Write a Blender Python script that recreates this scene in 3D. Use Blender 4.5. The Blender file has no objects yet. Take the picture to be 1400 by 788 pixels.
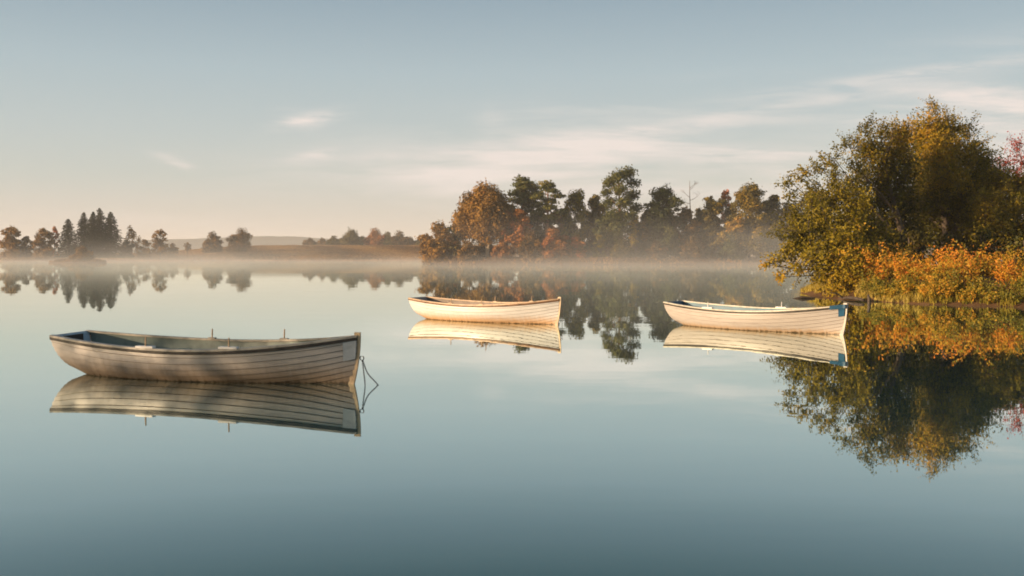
import bpy, math, random
import numpy as np
R = math.radians
SC = bpy.context.scene
COL = SC.collection
F, HY, CX, CZ = 1361.0, 350.0, 700.0, 1.95      # focal length in photo pixels, horizon row, centre column, eye height

def at(px, py, Y):                                # a point of the place seen at a pixel, Y metres away
    return np.array([(px - CX) / F * Y, Y, CZ - (py - HY) / F * Y])
def on_water(px, py):
    Y = F * CZ / (py - HY)
    return np.array([(px - CX) / F * Y, Y, 0.0])

# ------------------------------------------------------------------ materials
def new_mat(name):
    m = bpy.data.materials.new(name); m.use_nodes = True
    nt = m.node_tree; nt.nodes.clear()
    return m, nt
class NB:
    """short hand for a node tree"""
    def __init__(s, nt): s.nt = nt
    def n(s, t, **kw):
        nd = s.nt.nodes.new(t)
        for k, v in kw.items(): setattr(nd, k, v)
        return nd
    def l(s, a, b): s.nt.links.new(a, b)
    def set(s, inp, v):
        if isinstance(v, bpy.types.NodeSocket): s.l(v, inp)
        else: inp.default_value = v
    def math(s, op, a, b=0.0, c=None, clamp=False):
        nd = s.n('ShaderNodeMath', operation=op); nd.use_clamp = clamp
        s.set(nd.inputs[0], a); s.set(nd.inputs[1], b)
        if c is not None: s.set(nd.inputs[2], c)
        return nd.outputs[0]
    def ramp(s, fac, stops, interp='LINEAR'):
        nd = s.n('ShaderNodeValToRGB'); cr = nd.color_ramp; cr.interpolation = interp
        while len(cr.elements) < len(stops): cr.elements.new(0.5)
        for e, (p, c) in zip(cr.elements, stops):
            e.position = p; e.color = (*c, 1) if len(c) == 3 else c
        s.set(nd.inputs[0], fac); return nd.outputs[0]
    def mix(s, fac, a, b, mode='MIX'):
        nd = s.n('ShaderNodeMix', data_type='RGBA', blend_type=mode)
        s.set(nd.inputs[0], fac)
        for i, v in ((6, a), (7, b)):
            s.set(nd.inputs[i], (*v, 1) if isinstance(v, tuple) and len(v) == 3 else v)
        return nd.outputs[2]
    def noise(s, vec, scale, detail=4, rough=.55, dist=0.0):
        nd = s.n('ShaderNodeTexNoise'); s.set(nd.inputs['Vector'], vec)
        nd.inputs['Scale'].default_value = scale; nd.inputs['Detail'].default_value = detail
        nd.inputs['Roughness'].default_value = rough; nd.inputs['Distortion'].default_value = dist
        return nd.outputs[0]
    def mapv(s, vec, scale=(1, 1, 1), rot=(0, 0, 0), loc=(0, 0, 0)):
        nd = s.n('ShaderNodeMapping'); s.set(nd.inputs[0], vec)
        nd.inputs['Scale'].default_value = scale; nd.inputs['Rotation'].default_value = rot; nd.inputs['Location'].default_value = loc
        return nd.outputs[0]
    def smooth(s, v, a, b):
        nd = s.n('ShaderNodeMapRange', interpolation_type='SMOOTHSTEP'); s.set(nd.inputs[0], v)
        nd.inputs[1].default_value = a; nd.inputs[2].default_value = b
        return nd.outputs[0]

def paint(name, col, rough=.5, var=.12, scale=6.0, bump=.0, spec=.4, dark=None, stretch=(1, 1, 1)):
    m, nt = new_mat(name); b = NB(nt)
    tc = b.n('ShaderNodeTexCoord').outputs['Object']
    v = b.mapv(tc, stretch)
    f = b.noise(v, scale, 5, .6)
    d = dark or tuple(c * (1 - 2.2 * var) for c in col)
    c = b.ramp(f, [(.3, d), (.52, col), (.75, tuple(min(1, k * (1 + var)) for k in col))])
    p = b.n('ShaderNodeBsdfPrincipled'); b.l(c, p.inputs['Base Color'])
    p.inputs['Roughness'].default_value = rough; p.inputs['Specular IOR Level'].default_value = spec
    if bump:
        bn = b.n('ShaderNodeBump'); bn.inputs['Strength'].default_value = bump; bn.inputs['Distance'].default_value = .02
        b.l(b.noise(v, scale * 3, 4), bn.inputs['Height']); b.l(bn.outputs[0], p.inputs['Normal'])
    o = b.n('ShaderNodeOutputMaterial'); b.l(p.outputs[0], o.inputs[0])
    return m

def leaf_mat(name, stops, trans=.3):
    """colour runs along each leaf's own random tone, as autumn leaves differ from one another"""
    m, nt = new_mat(name); b = NB(nt)
    a = b.n('ShaderNodeAttribute', attribute_name='tone').outputs['Fac']
    c = b.ramp(a, stops)
    p = b.n('ShaderNodeBsdfPrincipled'); b.l(c, p.inputs['Base Color'])
    p.inputs['Roughness'].default_value = .6; p.inputs['Specular IOR Level'].default_value = .25
    t = b.n('ShaderNodeBsdfTranslucent'); b.l(c, t.inputs[0])
    mx = b.n('ShaderNodeMixShader'); mx.inputs[0].default_value = trans
    b.l(p.outputs[0], mx.inputs[1]); b.l(t.outputs[0], mx.inputs[2])
    o = b.n('ShaderNodeOutputMaterial'); b.l(mx.outputs[0], o.inputs[0])
    return m

M = {}
M['bark'] = paint('bark', (.10, .075, .055), .9, .25, 5, .5)
M['pale_bark'] = paint('pale_bark', (.42, .33, .24), .8, .25, 5, .3)
M['pine_bark'] = paint('pine_bark', (.26, .13, .065), .9, .25, 4, .4)
M['grey_bark'] = paint('grey_bark', (.17, .115, .075), .9, .2, 4, .4)
M['twig'] = paint('twig', (.13, .08, .05), .9, .2, 4)
LF = {
 'olive':  [(0, (.040, .036, .007)), (.4, (.125, .098, .012)), (.75, (.26, .17, .018)), (1, (.38, .20, .02))],
 'alder':  [(0, (.030, .034, .003)), (.35, (.125, .108, .006)), (.7, (.30, .20, .009)), (1, (.44, .22, .012))],
 'gold':   [(0, (.045, .045, .004)), (.4, (.16, .13, .006)), (.75, (.32, .23, .010)), (1, (.44, .24, .014))],
 'orange': [(0, (.08, .045, .010)), (.4, (.24, .125, .018)), (.8, (.38, .20, .024)), (1, (.44, .16, .03))],
 'rust':   [(0, (0.075, 0.037, 0.009)), (.45, (0.250, 0.103, 0.018)), (.8, (0.425, 0.163, 0.031)), (1, (0.525, 0.163, 0.066))],
 'pine':   [(0, (0.022, 0.033, 0.008)), (.5, (0.073, 0.080, 0.015)), (.85, (0.150, 0.135, 0.022)), (1, (0.213, 0.156, 0.026))],
 'spruce': [(0, (.012, .018, .010)), (.6, (.030, .036, .016)), (1, (.06, .055, .02))],
 'red':    [(0, (.08, .022, .012)), (.5, (.26, .045, .028)), (1, (.42, .075, .045))],
 'brown':  [(0, (.055, .036, .010)), (.5, (.19, .105, .025)), (1, (.36, .19, .035))],
 'bracken':[(0, (.06, .065, .008)), (.3, (.20, .17, .014)), (.5, (.45, .25, .018)), (.8, (.56, .19, .016)), (1, (.40, .09, .02))],
 'grass':  [(0, (.14, .13, .014)), (.5, (.36, .27, .03)), (1, (.55, .42, .12))],
 'heath':  [(0, (0.112, 0.062, 0.022)), (.5, (0.300, 0.163, 0.050)), (1, (0.525, 0.312, 0.110))],
}
for k, s in LF.items(): M['leaf_' + k] = leaf_mat('leaf_' + k, s, .24)

# ------------------------------------------------------------------ mesh building
class Acc:
    def __init__(s): s.v = []; s.f = []; s.m = []; s.t = []; s.n = 0
    def add(s, v, q, mi=0, tone=None):
        v = np.asarray(v, float).reshape(-1, 3); q = np.asarray(q, int).reshape(-1, 4)
        s.v.append(v); s.f.append(q + s.n); s.n += len(v)
        s.m.append(np.full(len(q), mi)); s.t.append(np.full(len(q), .5) if tone is None else np.asarray(tone, float))
    def box(s, c, d, mi=0):
        c = np.array(c, float); d = np.array(d, float) / 2
        v = [c + d * np.array(k) for k in ((-1,-1,-1),(1,-1,-1),(1,1,-1),(-1,1,-1),(-1,-1,1),(1,-1,1),(1,1,1),(-1,1,1))]
        s.add(v, [(0,3,2,1),(4,5,6,7),(0,1,5,4),(1,2,6,5),(2,3,7,6),(3,0,4,7)], mi)
    def tube(s, P, rad, sides=6, mi=0, cap=True):
        P = np.asarray(P, float); n = len(P); rad = np.broadcast_to(np.asarray(rad, float), (n,))
        T = np.gradient(P, axis=0); T /= np.linalg.norm(T, axis=1, keepdims=True) + 1e-9
        ref = np.array([0, 0, 1.]) if abs(T[0, 2]) < .8 else np.array([1., 0, 0])
        U = np.cross(T, ref); U /= np.linalg.norm(U, axis=1, keepdims=True) + 1e-9
        W = np.cross(T, U)
        a = np.arange(sides) * 2 * np.pi / sides
        V = P[:, None] + rad[:, None, None] * (np.cos(a)[None, :, None] * U[:, None] + np.sin(a)[None, :, None] * W[:, None])
        i, j = np.meshgrid(np.arange(n - 1), np.arange(sides), indexing='ij'); k = (j + 1) % sides
        q = np.stack([i * sides + j, i * sides + k, (i + 1) * sides + k, (i + 1) * sides + j], -1).reshape(-1, 4)
        s.add(V.reshape(-1, 3), q, mi)
        if cap:
            for e, r in ((0, -1), (n - 1, 1)):
                c = s.n; s.add(np.vstack([V[e], P[e] + r * T[e] * rad[e] * .4]), [], mi)
                s.f.append(np.array([(c + x, c + (x + 1) % sides, c + sides, c + sides) for x in range(sides)])); s.m.append(np.full(sides, mi)); s.t.append(np.full(sides, .5))
    def grid(s, V, mi=0, flip=False):
        V = np.asarray(V, float); a, b = V.shape[:2]
        i, j = np.meshgrid(np.arange(a - 1), np.arange(b - 1), indexing='ij')
        q = np.stack([i * b + j, (i + 1) * b + j, (i + 1) * b + j + 1, i * b + j + 1], -1).reshape(-1, 4)
        if flip: q = q[:, ::-1]
        s.add(V.reshape(-1, 3), q, mi)
    def sweep(s, V, mi=0):
        """closed profile (n, k, 3) swept along n, ends capped when k is 4"""
        V = np.asarray(V, float); n, k = V.shape[:2]
        i, j = np.meshgrid(np.arange(n - 1), np.arange(k), indexing='ij'); j2 = (j + 1) % k
        q = np.stack([i * k + j, i * k + j2, (i + 1) * k + j2, (i + 1) * k + j], -1).reshape(-1, 4)
        if k == 4: q = np.vstack([q, [(3, 2, 1, 0), tuple((n - 1) * 4 + x for x in range(4))]])
        s.add(V.reshape(-1, 3), q, mi)
    def leaves(s, P, N, size, aspect, rng, tone, mi=0, loose=.55):
        P = np.asarray(P, float); n = len(P)
        if n == 0: return
        N = N + loose * rng.normal(size=(n, 3)); N /= np.linalg.norm(N, axis=1, keepdims=True) + 1e-9
        t = np.cross(N, rng.normal(size=(n, 3))); t /= np.linalg.norm(t, axis=1, keepdims=True) + 1e-9
        b = np.cross(N, t)
        L = (size * (.6 + .8 * rng.random(n)))[:, None]; W = L * aspect
        V = np.stack([P + t * L * .5, P + b * W * .5, P - t * L * .5, P - b * W * .5], 1)
        s.add(V.reshape(-1, 3), np.arange(4 * n).reshape(n, 4), mi, tone)
    def build(s, name, mats, parent=None, smooth=False, tone=False):
        V = np.vstack(s.v); Q = np.vstack(s.f).astype(np.int32); mi = np.concatenate(s.m)
        me = bpy.data.meshes.new(name)
        tri = Q[:, 2] == Q[:, 3]
        if tri.any():
            me.from_pydata(V.tolist(), [], [tuple(q[:3]) if t else tuple(q) for q, t in zip(Q.tolist(), tri)])
        else:
            me.vertices.add(len(V)); me.vertices.foreach_set('co', V.astype(np.float32).ravel())
            me.loops.add(len(Q) * 4); me.loops.foreach_set('vertex_index', Q.ravel())
            me.polygons.add(len(Q)); me.polygons.foreach_set('loop_start', np.arange(0, len(Q) * 4, 4, dtype=np.int32))
            me.polygons.foreach_set('loop_total', np.full(len(Q), 4, dtype=np.int32))
            me.update(calc_edges=True)
        for m in (mats if isinstance(mats, (list, tuple)) else [mats]): me.materials.append(m)
        me.polygons.foreach_set('material_index', mi.astype(np.int32))
        me.polygons.foreach_set('use_smooth', np.full(len(Q), smooth))
        if tone:
            at_ = me.attributes.new('tone', 'FLOAT', 'FACE'); at_.data.foreach_set('value', np.concatenate(s.t).astype(np.float32))
        me.validate(); me.update()
        o = bpy.data.objects.new(name, me); COL.objects.link(o)
        if parent: o.parent = parent
        return o
def tag(o, label=None, cat=None, group=None, kind=None):
    if label: o['label'] = label
    if cat: o['category'] = cat
    if group: o['group'] = group
    if kind: o['kind'] = kind
    return o
def empty(name, loc, rot=(0, 0, 0)):
    o = bpy.data.objects.new(name, None); COL.objects.link(o); o.location = loc; o.rotation_euler = rot; o.empty_display_size = .3
    return o

# ------------------------------------------------------------------ the lie of the land
def sdist(P, poly):
    """signed distance to a polygon, positive inside"""
    P = np.asarray(P, float).reshape(-1, 2); A = np.array(poly, float); B = np.roll(A, -1, 0)
    d = np.full(len(P), 1e9); ins = np.zeros(len(P), bool)
    for a, b in zip(A, B):
        e = b - a; w = P - a; h = np.clip((w @ e) / (e @ e), 0, 1)
        d = np.minimum(d, np.linalg.norm(w - h[:, None] * e, axis=1))
        c = (a[1] > P[:, 1]) != (b[1] > P[:, 1])
        with np.errstate(divide='ignore', invalid='ignore'):
            xx = (b[0] - a[0]) * (P[:, 1] - a[1]) / (b[1] - a[1]) + a[0]
        ins ^= c & (P[:, 0] < xx)
    return np.where(ins, d, -d)
_rs = np.random.default_rng(3)
_wv = [(_rs.normal(size=2), _rs.random() * 6.28) for _ in range(14)]
def rough(P, wl):
    """smooth random heights, -1..1, with bumps about wl metres across"""
    s = 0
    for i, (k, ph) in enumerate(_wv):
        s = s + np.sin((P[:, 0] * k[0] + P[:, 1] * k[1]) * 4 / wl * (1 + .25 * i) + ph) / (1 + .25 * i)
    return s / 4
ISLAND = [(-21,236),(-17,227),(-4,221),(20,219),(45,225),(66,226),(110,215),(160,200),(260,250),(200,330),(60,300),(0,268),(-18,247)]
BANK = [(14.3,46.5),(14.8,44),(15.4,42.6),(16.3,40),(17.6,39.2),(19.4,37.6),(22,36.2),(26,33),(40,28),(90,20),(130,90),(60,120),(30,96),(20,64),(15,52)]
FIELD = [(-190,382),(-168,392),(-150,399),(-120,402),(-60,408),(-20,405),(40,410),(160,420),(500,430),(900,900),(500,1500),(-500,1500),(-900,900),(-420,400),(-260,386)]
ISLET = [(-125,268),(-119,264),(-113,264.5),(-109,266),(-110,270),(-117,272)]
def z_island(P): P = np.atleast_2d(P); s = sdist(P, ISLAND); return np.clip(s * .22, -1.5, 1.6) + .25 * rough(P, 9) * (s > 0)
def z_bank(P): P = np.atleast_2d(P); s = sdist(P, BANK); return np.clip(s * .35, -1.5, .9) + .12 * rough(P, 3) * (s > .3)
def z_field(P):
    P = np.atleast_2d(P); s = sdist(P, FIELD)
    amp = 3.2 + 6.8 / (1 + np.exp(-(P[:, 0] / P[:, 1] * F + 700 - 265) / 35))
    return np.where(s > 0, .5 + amp * (1 - np.exp(-np.maximum(s, 0) / 130)) + .35 * rough(P, 40) * np.clip(s / 20, 0, 1) - .5 * np.exp(-np.maximum(s, 0) / 1.5), np.maximum(s * .2, -1.5))
def z_islet(P): P = np.atleast_2d(P); s = sdist(P, ISLET); return np.where(s > 0, .25 + .5 * np.clip(s / 2, 0, 1), np.maximum(s * .5, -1.5)) + .1 * rough(P, 3) * (s > 0)
def land(name, zf, xs, ys, mat):
    X, Y = np.meshgrid(xs, ys, indexing='ij'); P = np.stack([X.ravel(), Y.ravel()], 1)
    a = Acc(); a.grid(np.concatenate([P, zf(P)[:, None]], 1).reshape(len(xs), len(ys), 3))
    return tag(a.build(name, mat, smooth=True), kind='structure')
def ground_mat(name, stops, scale, stretch=(1, 1, 1)):
    m, nt = new_mat(name); b = NB(nt)
    g = b.n('ShaderNodeNewGeometry').outputs['Position']
    f = b.math('ADD', b.math('MULTIPLY', b.noise(b.mapv(g, stretch), scale, 6, .65), .65), b.math('MULTIPLY', b.noise(g, scale * 9, 4, .6), .35))
    p = b.n('ShaderNodeBsdfPrincipled'); b.l(b.ramp(f, stops), p.inputs['Base Color']); p.inputs['Roughness'].default_value = .95
    p.inputs['Specular IOR Level'].default_value = .1
    bn = b.n('ShaderNodeBump'); bn.inputs['Strength'].default_value = .6; bn.inputs['Distance'].default_value = .25
    b.l(f, bn.inputs['Height']); b.l(bn.outputs[0], p.inputs['Normal'])
    o = b.n('ShaderNodeOutputMaterial'); b.l(p.outputs[0], o.inputs[0]); return m
M['soil'] = ground_mat('soil', [(.3, (.05, .03, .015)), (.5, (.12, .065, .03)), (.7, (.22, .13, .06))], .25)
M['moor'] = ground_mat('moor', [(.32, (.14, .07, .028)), (.5, (.32, .165, .06)), (.62, (.44, .25, .095)), (.75, (.50, .32, .14))], .02, (1, 3.5, 1))
M['bed'] = ground_mat('bed', [(.3, (.03, .03, .02)), (.7, (.08, .07, .045))], .1)
M['hill'] = ground_mat('hill', [(.35, (.025, .04, .045)), (.5, (.04, .06, .065)), (.65, (.07, .085, .08))], .004)  # blue of the distant air is mixed into this base colour

land('island', z_island, np.linspace(-30, 270, 121), np.linspace(196, 340, 73), M['soil'])
land('lake_bank', z_bank, np.linspace(10, 134, 180), np.linspace(17, 124, 150), M['soil'])
land('field', z_field, np.concatenate([np.linspace(-950, -330, 20), np.linspace(-320, 140, 150), np.linspace(150, 950, 30)]),
     np.concatenate([np.linspace(376, 470, 60), np.linspace(475, 760, 50), np.linspace(790, 1560, 22)]), M['moor'])
land('islet', z_islet, np.linspace(-128, -106, 56), np.linspace(261, 275, 36), M['soil'])
a = Acc(); a.grid([[(x, y, -2.0) for y in (-6000, 9000)] for x in (-9000, 9000)]); tag(a.build('ground', M['bed']), kind='structure')
# low hills on the skyline
hx = np.linspace(-2600, 2600, 150); hy = np.linspace(2500, 3900, 24)
X, Y = np.meshgrid(hx, hy, indexing='ij'); px = X / 3000 * F + 700
prof = np.interp(px, [-500, 100, 190, 250, 300, 350, 400, 440, 480, 560, 700, 900, 1700], [345, 340, 328, 327, 324.5, 322.5, 323, 326, 329.5, 331, 330, 328, 329])
hz = (1.95 + (350 - prof) / F * 3000)
P2 = np.stack([X.ravel(), Y.ravel()], 1)
hz = hz + 1.6 * rough(P2, 500).reshape(X.shape) + .9 * rough(P2, 120).reshape(X.shape)
hz = -2 + (hz + 2) * np.exp(-((Y - 3050) / 330) ** 2)
a = Acc(); a.grid(np.stack([X, Y, hz], -1)); tag(a.build('hills', M['hill'], smooth=True), kind='structure')

# ------------------------------------------------------------------ water
m, nt = new_mat('lake_water'); b = NB(nt)
geo = b.n('ShaderNodeNewGeometry')
v1 = b.mapv(geo.outputs['Position'], (.55, 1.5, 1)); v2 = b.mapv(geo.outputs['Position'], (.10, .22, 1))
h = b.math('ADD', b.math('MULTIPLY', b.noise(v1, 1.0, 2, .5), .10), b.math('MULTIPLY', b.noise(v2, 1.0, 2, .5), .6))
patch = b.smooth(b.noise(b.mapv(geo.outputs['Position'], (.02, .05, 1)), 1.0, 3, .6), .35, .75)
bn = b.n('ShaderNodeBump'); bn.inputs['Strength'].default_value = 1.0; bn.inputs['Distance'].default_value = .012
b.l(b.math('MULTIPLY', h, b.math('MULTIPLY_ADD', patch, .8, .35)), bn.inputs['Height'])
lw = b.n('ShaderNodeVectorMath', operation='DOT_PRODUCT'); b.l(geo.outputs['Incoming'], lw.inputs[0]); b.l(bn.outputs[0], lw.inputs[1])
g = lambda k: (k, k, k)
WATER_RAMP = [(0, g(.96)), (.05, g(.94)), (.11, g(.88)), (.155, g(.79)), (.222, g(.62)), (.306, g(.225)), (.5, g(.09)), (1, g(.03))]
fac = b.ramp(lw.outputs['Value'], WATER_RAMP)
gl = b.n('ShaderNodeBsdfGlossy'); gl.inputs['Roughness'].default_value = .012; gl.inputs['Color'].default_value = (.925, 1.0, .965, 1); b.l(bn.outputs[0], gl.inputs['Normal'])
df = b.n('ShaderNodeBsdfDiffuse'); df.inputs['Color'].default_value = (.012, .075, .088, 1)
mx = b.n('ShaderNodeMixShader'); b.l(fac, mx.inputs[0]); b.l(df.outputs[0], mx.inputs[1]); b.l(gl.outputs[0], mx.inputs[2])
o = b.n('ShaderNodeOutputMaterial'); b.l(mx.outputs[0], o.inputs[0]); M['water'] = m
a = Acc(); a.grid([[(x, y, 0.0) for y in (-6000, 9000)] for x in (-9000, 9000)]); tag(a.build('water', M['water']), kind='structure')

# ------------------------------------------------------------------ plants
def unit(v): return v / (np.linalg.norm(v, axis=-1, keepdims=True) + 1e-9)
def limb(a, p0, p1, r0, r1, rng, sag=.12, sides=5, n=6):
    t = np.linspace(0, 1, n)[:, None]; L = np.linalg.norm(p1 - p0)
    mid = (p0 + p1) / 2 + rng.normal(size=3) * L * .07 + np.array([0, 0, -sag * L * .5])
    P = (1 - t) ** 2 * p0 + 2 * t * (1 - t) * mid + t ** 2 * p1
    a.tube(P, np.linspace(r0, r1, n), sides, cap=False)
def fill_pad(a, c, r, size, asp, rng, n, tone, loose=.5, shell=.45, low=1.0):
    """leaves through one clump of a crown; r = three radii"""
    d = unit(rng.normal(size=(n, 3))); d[:, 2] = np.where(d[:, 2] < 0, d[:, 2] * low, d[:, 2])
    rad = rng.random(n) ** shell * np.where(rng.random(n) < .08, 1.18, 1.0)
    lump = 1 + .22 * np.sin(5 * d[:, 0] + c[0] * 3) * np.cos(4 * d[:, 2] + c[2] * 2 + 3 * d[:, 1])
    P = c + d * (rad * lump)[:, None] * r
    a.leaves(P, unit(d / r), size, asp, rng, np.clip(tone + rng.normal(size=n) * .17, 0, 1), loose=loose)
def trunk_path(H, lean, rng, n=7, wob=.02):
    t = np.linspace(0, 1, n)[:, None]
    P = np.concatenate([t * lean[0] * H + wob * H * np.sin(t * 5 + rng.random() * 6) * t, t * lean[1] * H, t * H], 1)
    return P
def make_tree(name, label, cat, group, base, H, W, kind='round', leaf='olive', bark='bark', seed=0, size=.5, lai=5.2, low=.25, tone=.45, lean=(0, 0), pads=None, squash=.8, tr=None, npads=16, forks=1):
    rng = np.random.default_rng(seed + 17)
    root = empty(name, base); tag(root, label, cat, group)
    T = Acc(); C = Acc()
    tr = tr or max(.10, H * .018)
    if kind == 'bush': top = H * .45
    elif kind == 'pine': top = H * .88
    else: top = H * .82
    P = trunk_path(top, lean, rng)
    if kind == 'snag':
        P = trunk_path(H, lean, rng, 9, .012)
    P[0, 2] = -.3
    if kind != 'bush':
        T.tube(P, tr * np.linspace(1.25, .22, len(P)) ** .9, 8)
    asp = .62
    area = size * size * asp * .5 * 1.15
    def on_trunk(z):
        z = np.clip(z, 0, P[-1, 2]); return np.array([np.interp(z, P[:, 2], P[:, i]) for i in range(2)] + [z])
    def pad(c, r, tn, l=lai, limb_r=None, lowc=1.0):
        n = int(l * math.pi * r[0] * max(r[2], r[0] * .5) / area)
        fill_pad(C, c, r, size, asp, rng, n, tn, low=lowc)
        if kind != 'bush':
            hd = math.hypot(c[0] - P[-1, 0] * .6, c[1])
            p0 = on_trunk(max(c[2] - .55 * hd - .08 * H, .14 * H))
            limb(T, p0, c, limb_r or tr * .38, tr * .08, rng)
        else:
            for _ in range(2): limb(T, np.array([rng.normal() * .15 * W, rng.normal() * .15 * W, -.1]), c + rng.normal(size=3) * r * .3, .05, .015, rng)
    if pads is not None:
        for c, r, tn in pads: pad(np.array(c), np.array(r), tn)
    elif kind in ('round', 'bush'):
        # a few big limbs each carry a lobe of the crown, so that the outline is uneven
        span = H * (1 - low); nl = int(np.clip(2.6 * span / (W * .75) + 4, 7, 18)) if kind == 'round' else 7
        bx, by = P[-1, 0] / max(P[-1, 2], .1), P[-1, 1] / max(P[-1, 2], .1)
        for j in range(nl):
            f = (j + .5) / nl; ph = j * 2.39996 + rng.random() * 1.2
            lr = W * (.44 + .20 * rng.random()) * (1 - .22 * f)
            zj = H * low + lr * squash * .8 + (H * (1 - low) - lr * squash * 1.75) * (f if j < nl - 1 else 1) + (rng.normal() * .04 * H if j < nl - 1 else 0)
            env = math.sin(math.pi * (.24 + .58 * f)) ** .7
            rj = max(0, (W - lr * .85)) * env * (.75 + .45 * rng.random()) if j < nl - 1 else W * (.12 if H > 2.2 * W else .4) * rng.random()
            cj = np.array([math.cos(ph) * rj + bx * zj, math.sin(ph) * rj * .9 + by * zj, zj])
            tj = tone + .12 * rng.normal()
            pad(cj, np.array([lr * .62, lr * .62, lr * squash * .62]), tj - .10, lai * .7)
            for i in range(5):
                d = unit(rng.normal(size=3) + np.array([0, 0, .25])); pr = lr * (.34 + .22 * rng.random())
                c = cj + d * np.array([1, 1, squash]) * (lr - pr * .75)
                if c[2] < .15: c[2] = .15 + .3 * rng.random()
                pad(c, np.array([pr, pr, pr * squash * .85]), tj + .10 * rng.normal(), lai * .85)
        for f in np.linspace(.0, .72, max(3, int(span / (W * .7)))):
            zc = H * low + span * f + W * .25; cr_ = W * (.62 - .28 * f)
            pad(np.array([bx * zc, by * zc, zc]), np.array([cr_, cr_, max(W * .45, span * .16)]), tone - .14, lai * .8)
        if low < .12:
            for i in range(6):
                ph = i * 1.05 + rng.random(); pr = W * .34; pad(np.array([math.cos(ph) * W * .55, math.sin(ph) * W * .55, pr * .5 + .06 * H * rng.random()]), np.array([pr, pr, pr * .8]), tone - .1 + .1 * rng.normal(), lai * .7)
    elif kind == 'weep':           # birch: fine hanging sprays from arching limbs
        for i in range(npads):
            ph = i * 2.39996; f = (i + .5) / npads
            z = H * (low + (1.0 - low) * f * .93); rr = W * math.sqrt(max(.02, 1 - (2 * f - .75) ** 2)) * (.5 + .35 * rng.random()) if f < .85 else W * .22
            c = np.array([math.cos(ph) * rr, math.sin(ph) * rr, z]); c[:2] += P[-1, :2] * z / H
            pr = W * (.24 + .12 * rng.random())
            pad(c, np.array([pr, pr, pr * (1.15 + .4 * rng.random())]), tone + .15 * rng.normal(), lai * .75)
    elif kind == 'pine':           # flat dark plates on bare limbs
        for i in range(npads):
            f = (i + .5) / npads; ph = i * 2.39996 + rng.random()
            z = H * (low + (1 - low) * f * .95)
            env = math.sin(math.pi * min(1, .18 + f * .80)) ** .6
            rr = W * env * (.35 + .5 * rng.random()) if f < .88 else W * .15 * rng.random()
            pr = W * (.40 + .20 * rng.random())
            c = np.array([math.cos(ph) * rr, math.sin(ph) * rr, z]); c[:2] += P[-1, :2] * z / H
            pad(c, np.array([pr, pr, pr * (.38 + .2 * rng.random())]), tone + .15 * rng.normal(), lai, tr * .32, .6)
    elif kind == 'spruce':
        nl = int(H / .55)
        for i in range(nl):
            f = i / nl; z = H * (.04 + .95 * f); L = W * 1.4 * (1 - f) ** .7 * (.85 + .3 * rng.random()) + .12
            for k in range(5 if f < .85 else 4):
                ph = k * 1.2566 + i * .7 + rng.random() * .4; Lk = L * (.7 + .45 * rng.random())
                n = int(lai * Lk * .45 / area * .9) + 4
                t = rng.random(n) ** .7; d = np.array([math.cos(ph), math.sin(ph), 0])
                Q = np.array([P[-1, 0] * z / H, 0, z]) + d * (t * Lk)[:, None] + np.array([0, 0, 1]) * (-.30 * t ** 1.3 * Lk + .12 * t ** 3 * Lk)[:, None]
                Q += rng.normal(size=(n, 3)) * np.array([.16, .16, .12]) * (1.1 - t * .7)[:, None] * (1 + L * .1)
                C.leaves(Q, np.tile(d * .5 + np.array([0, 0, .7]), (n, 1)), size, .55, rng, np.clip(tone + rng.normal(size=n) * .18, 0, 1))
    elif kind == 'snag':
        for i in range(9):
            z = H * (.5 + .42 * rng.random()); p0 = on_trunk(z); ph = (0.2 if i % 3 else 2.9) + rng.normal() * .8; L = H * (.17 - .16 * (z / H - .5))
            p1 = p0 + np.array([math.cos(ph) * L, math.sin(ph) * L, L * (.35 + .5 * rng.random())])
            limb(T, p0, p1, tr * .42, tr * .12, rng, .25)
            for _ in range(3):
                q = p0 + (p1 - p0) * (.5 + .5 * rng.random()); limb(T, q, q + np.array([rng.normal(), rng.normal(), .8]) * L * .25, tr * .16, .03, rng, n=4, sides=4)
    if kind in ('round', 'weep') and forks > 1:
        for k in range(forks - 1):
            T.tube(np.array([[0, 0, 0], [(.05 + .05 * k) * H, -.02 * H, H * .35], [(.16 + .05 * k) * H, 0, H * .75]]), [tr, tr * .7, tr * .25], 7)
    if T.v: T.build('stems' if kind == 'bush' else 'trunk', M[bark], root, smooth=True)
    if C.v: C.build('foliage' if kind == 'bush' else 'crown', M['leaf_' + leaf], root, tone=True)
    return root

def px_tree(px, top, Y, hw, zf, name, label, cat, group, **kw):
    g_ = at(px, HY, Y); z = float(zf(g_[:2])[0]); z = max(z, .05)
    zt = at(px, top, Y)[2]
    if kw.get('kind') in ('round', 'weep') and Y > 100: hw = hw * 1.2
    return make_tree(name, label, cat, group, (g_[0], Y, z - .05), zt - z, hw / F * Y, **kw)

# --- the wooded island
GI = 'trees on the misty wooded island'
I = lambda *a_, **k: px_tree(*a_[:4], z_island, *a_[4:], group=GI, size=.52, **k)
I(599, 306, 233, 24, 'willow_tree', 'golden orange willow at the left tip of the island, foliage down to the water', 'tree', kind='round', leaf='orange', low=.02, tone=.55, seed=1, npads=20)
I(622, 305, 243, 15, 'oak_tree', 'small dark olive tree peeping out behind the golden willow at the island tip', 'tree', kind='round', leaf='olive', low=.15, tone=.4, seed=2)
I(666, 264, 234, 40, 'birch_tree', 'broad orange birch with a pale forked trunk left of the pines', 'tree', kind='weep', leaf='orange', bark='pale_bark', low=.38, tone=.45, seed=3, npads=34, forks=2, tr=.36)
I(694, 292, 231, 16, 'birch_tree', 'slim birch with a yellow lit trunk in front of the left pine', 'tree', kind='weep', leaf='rust', bark='pale_bark', low=.35, tone=.6, seed=4, tr=.26)
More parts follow.
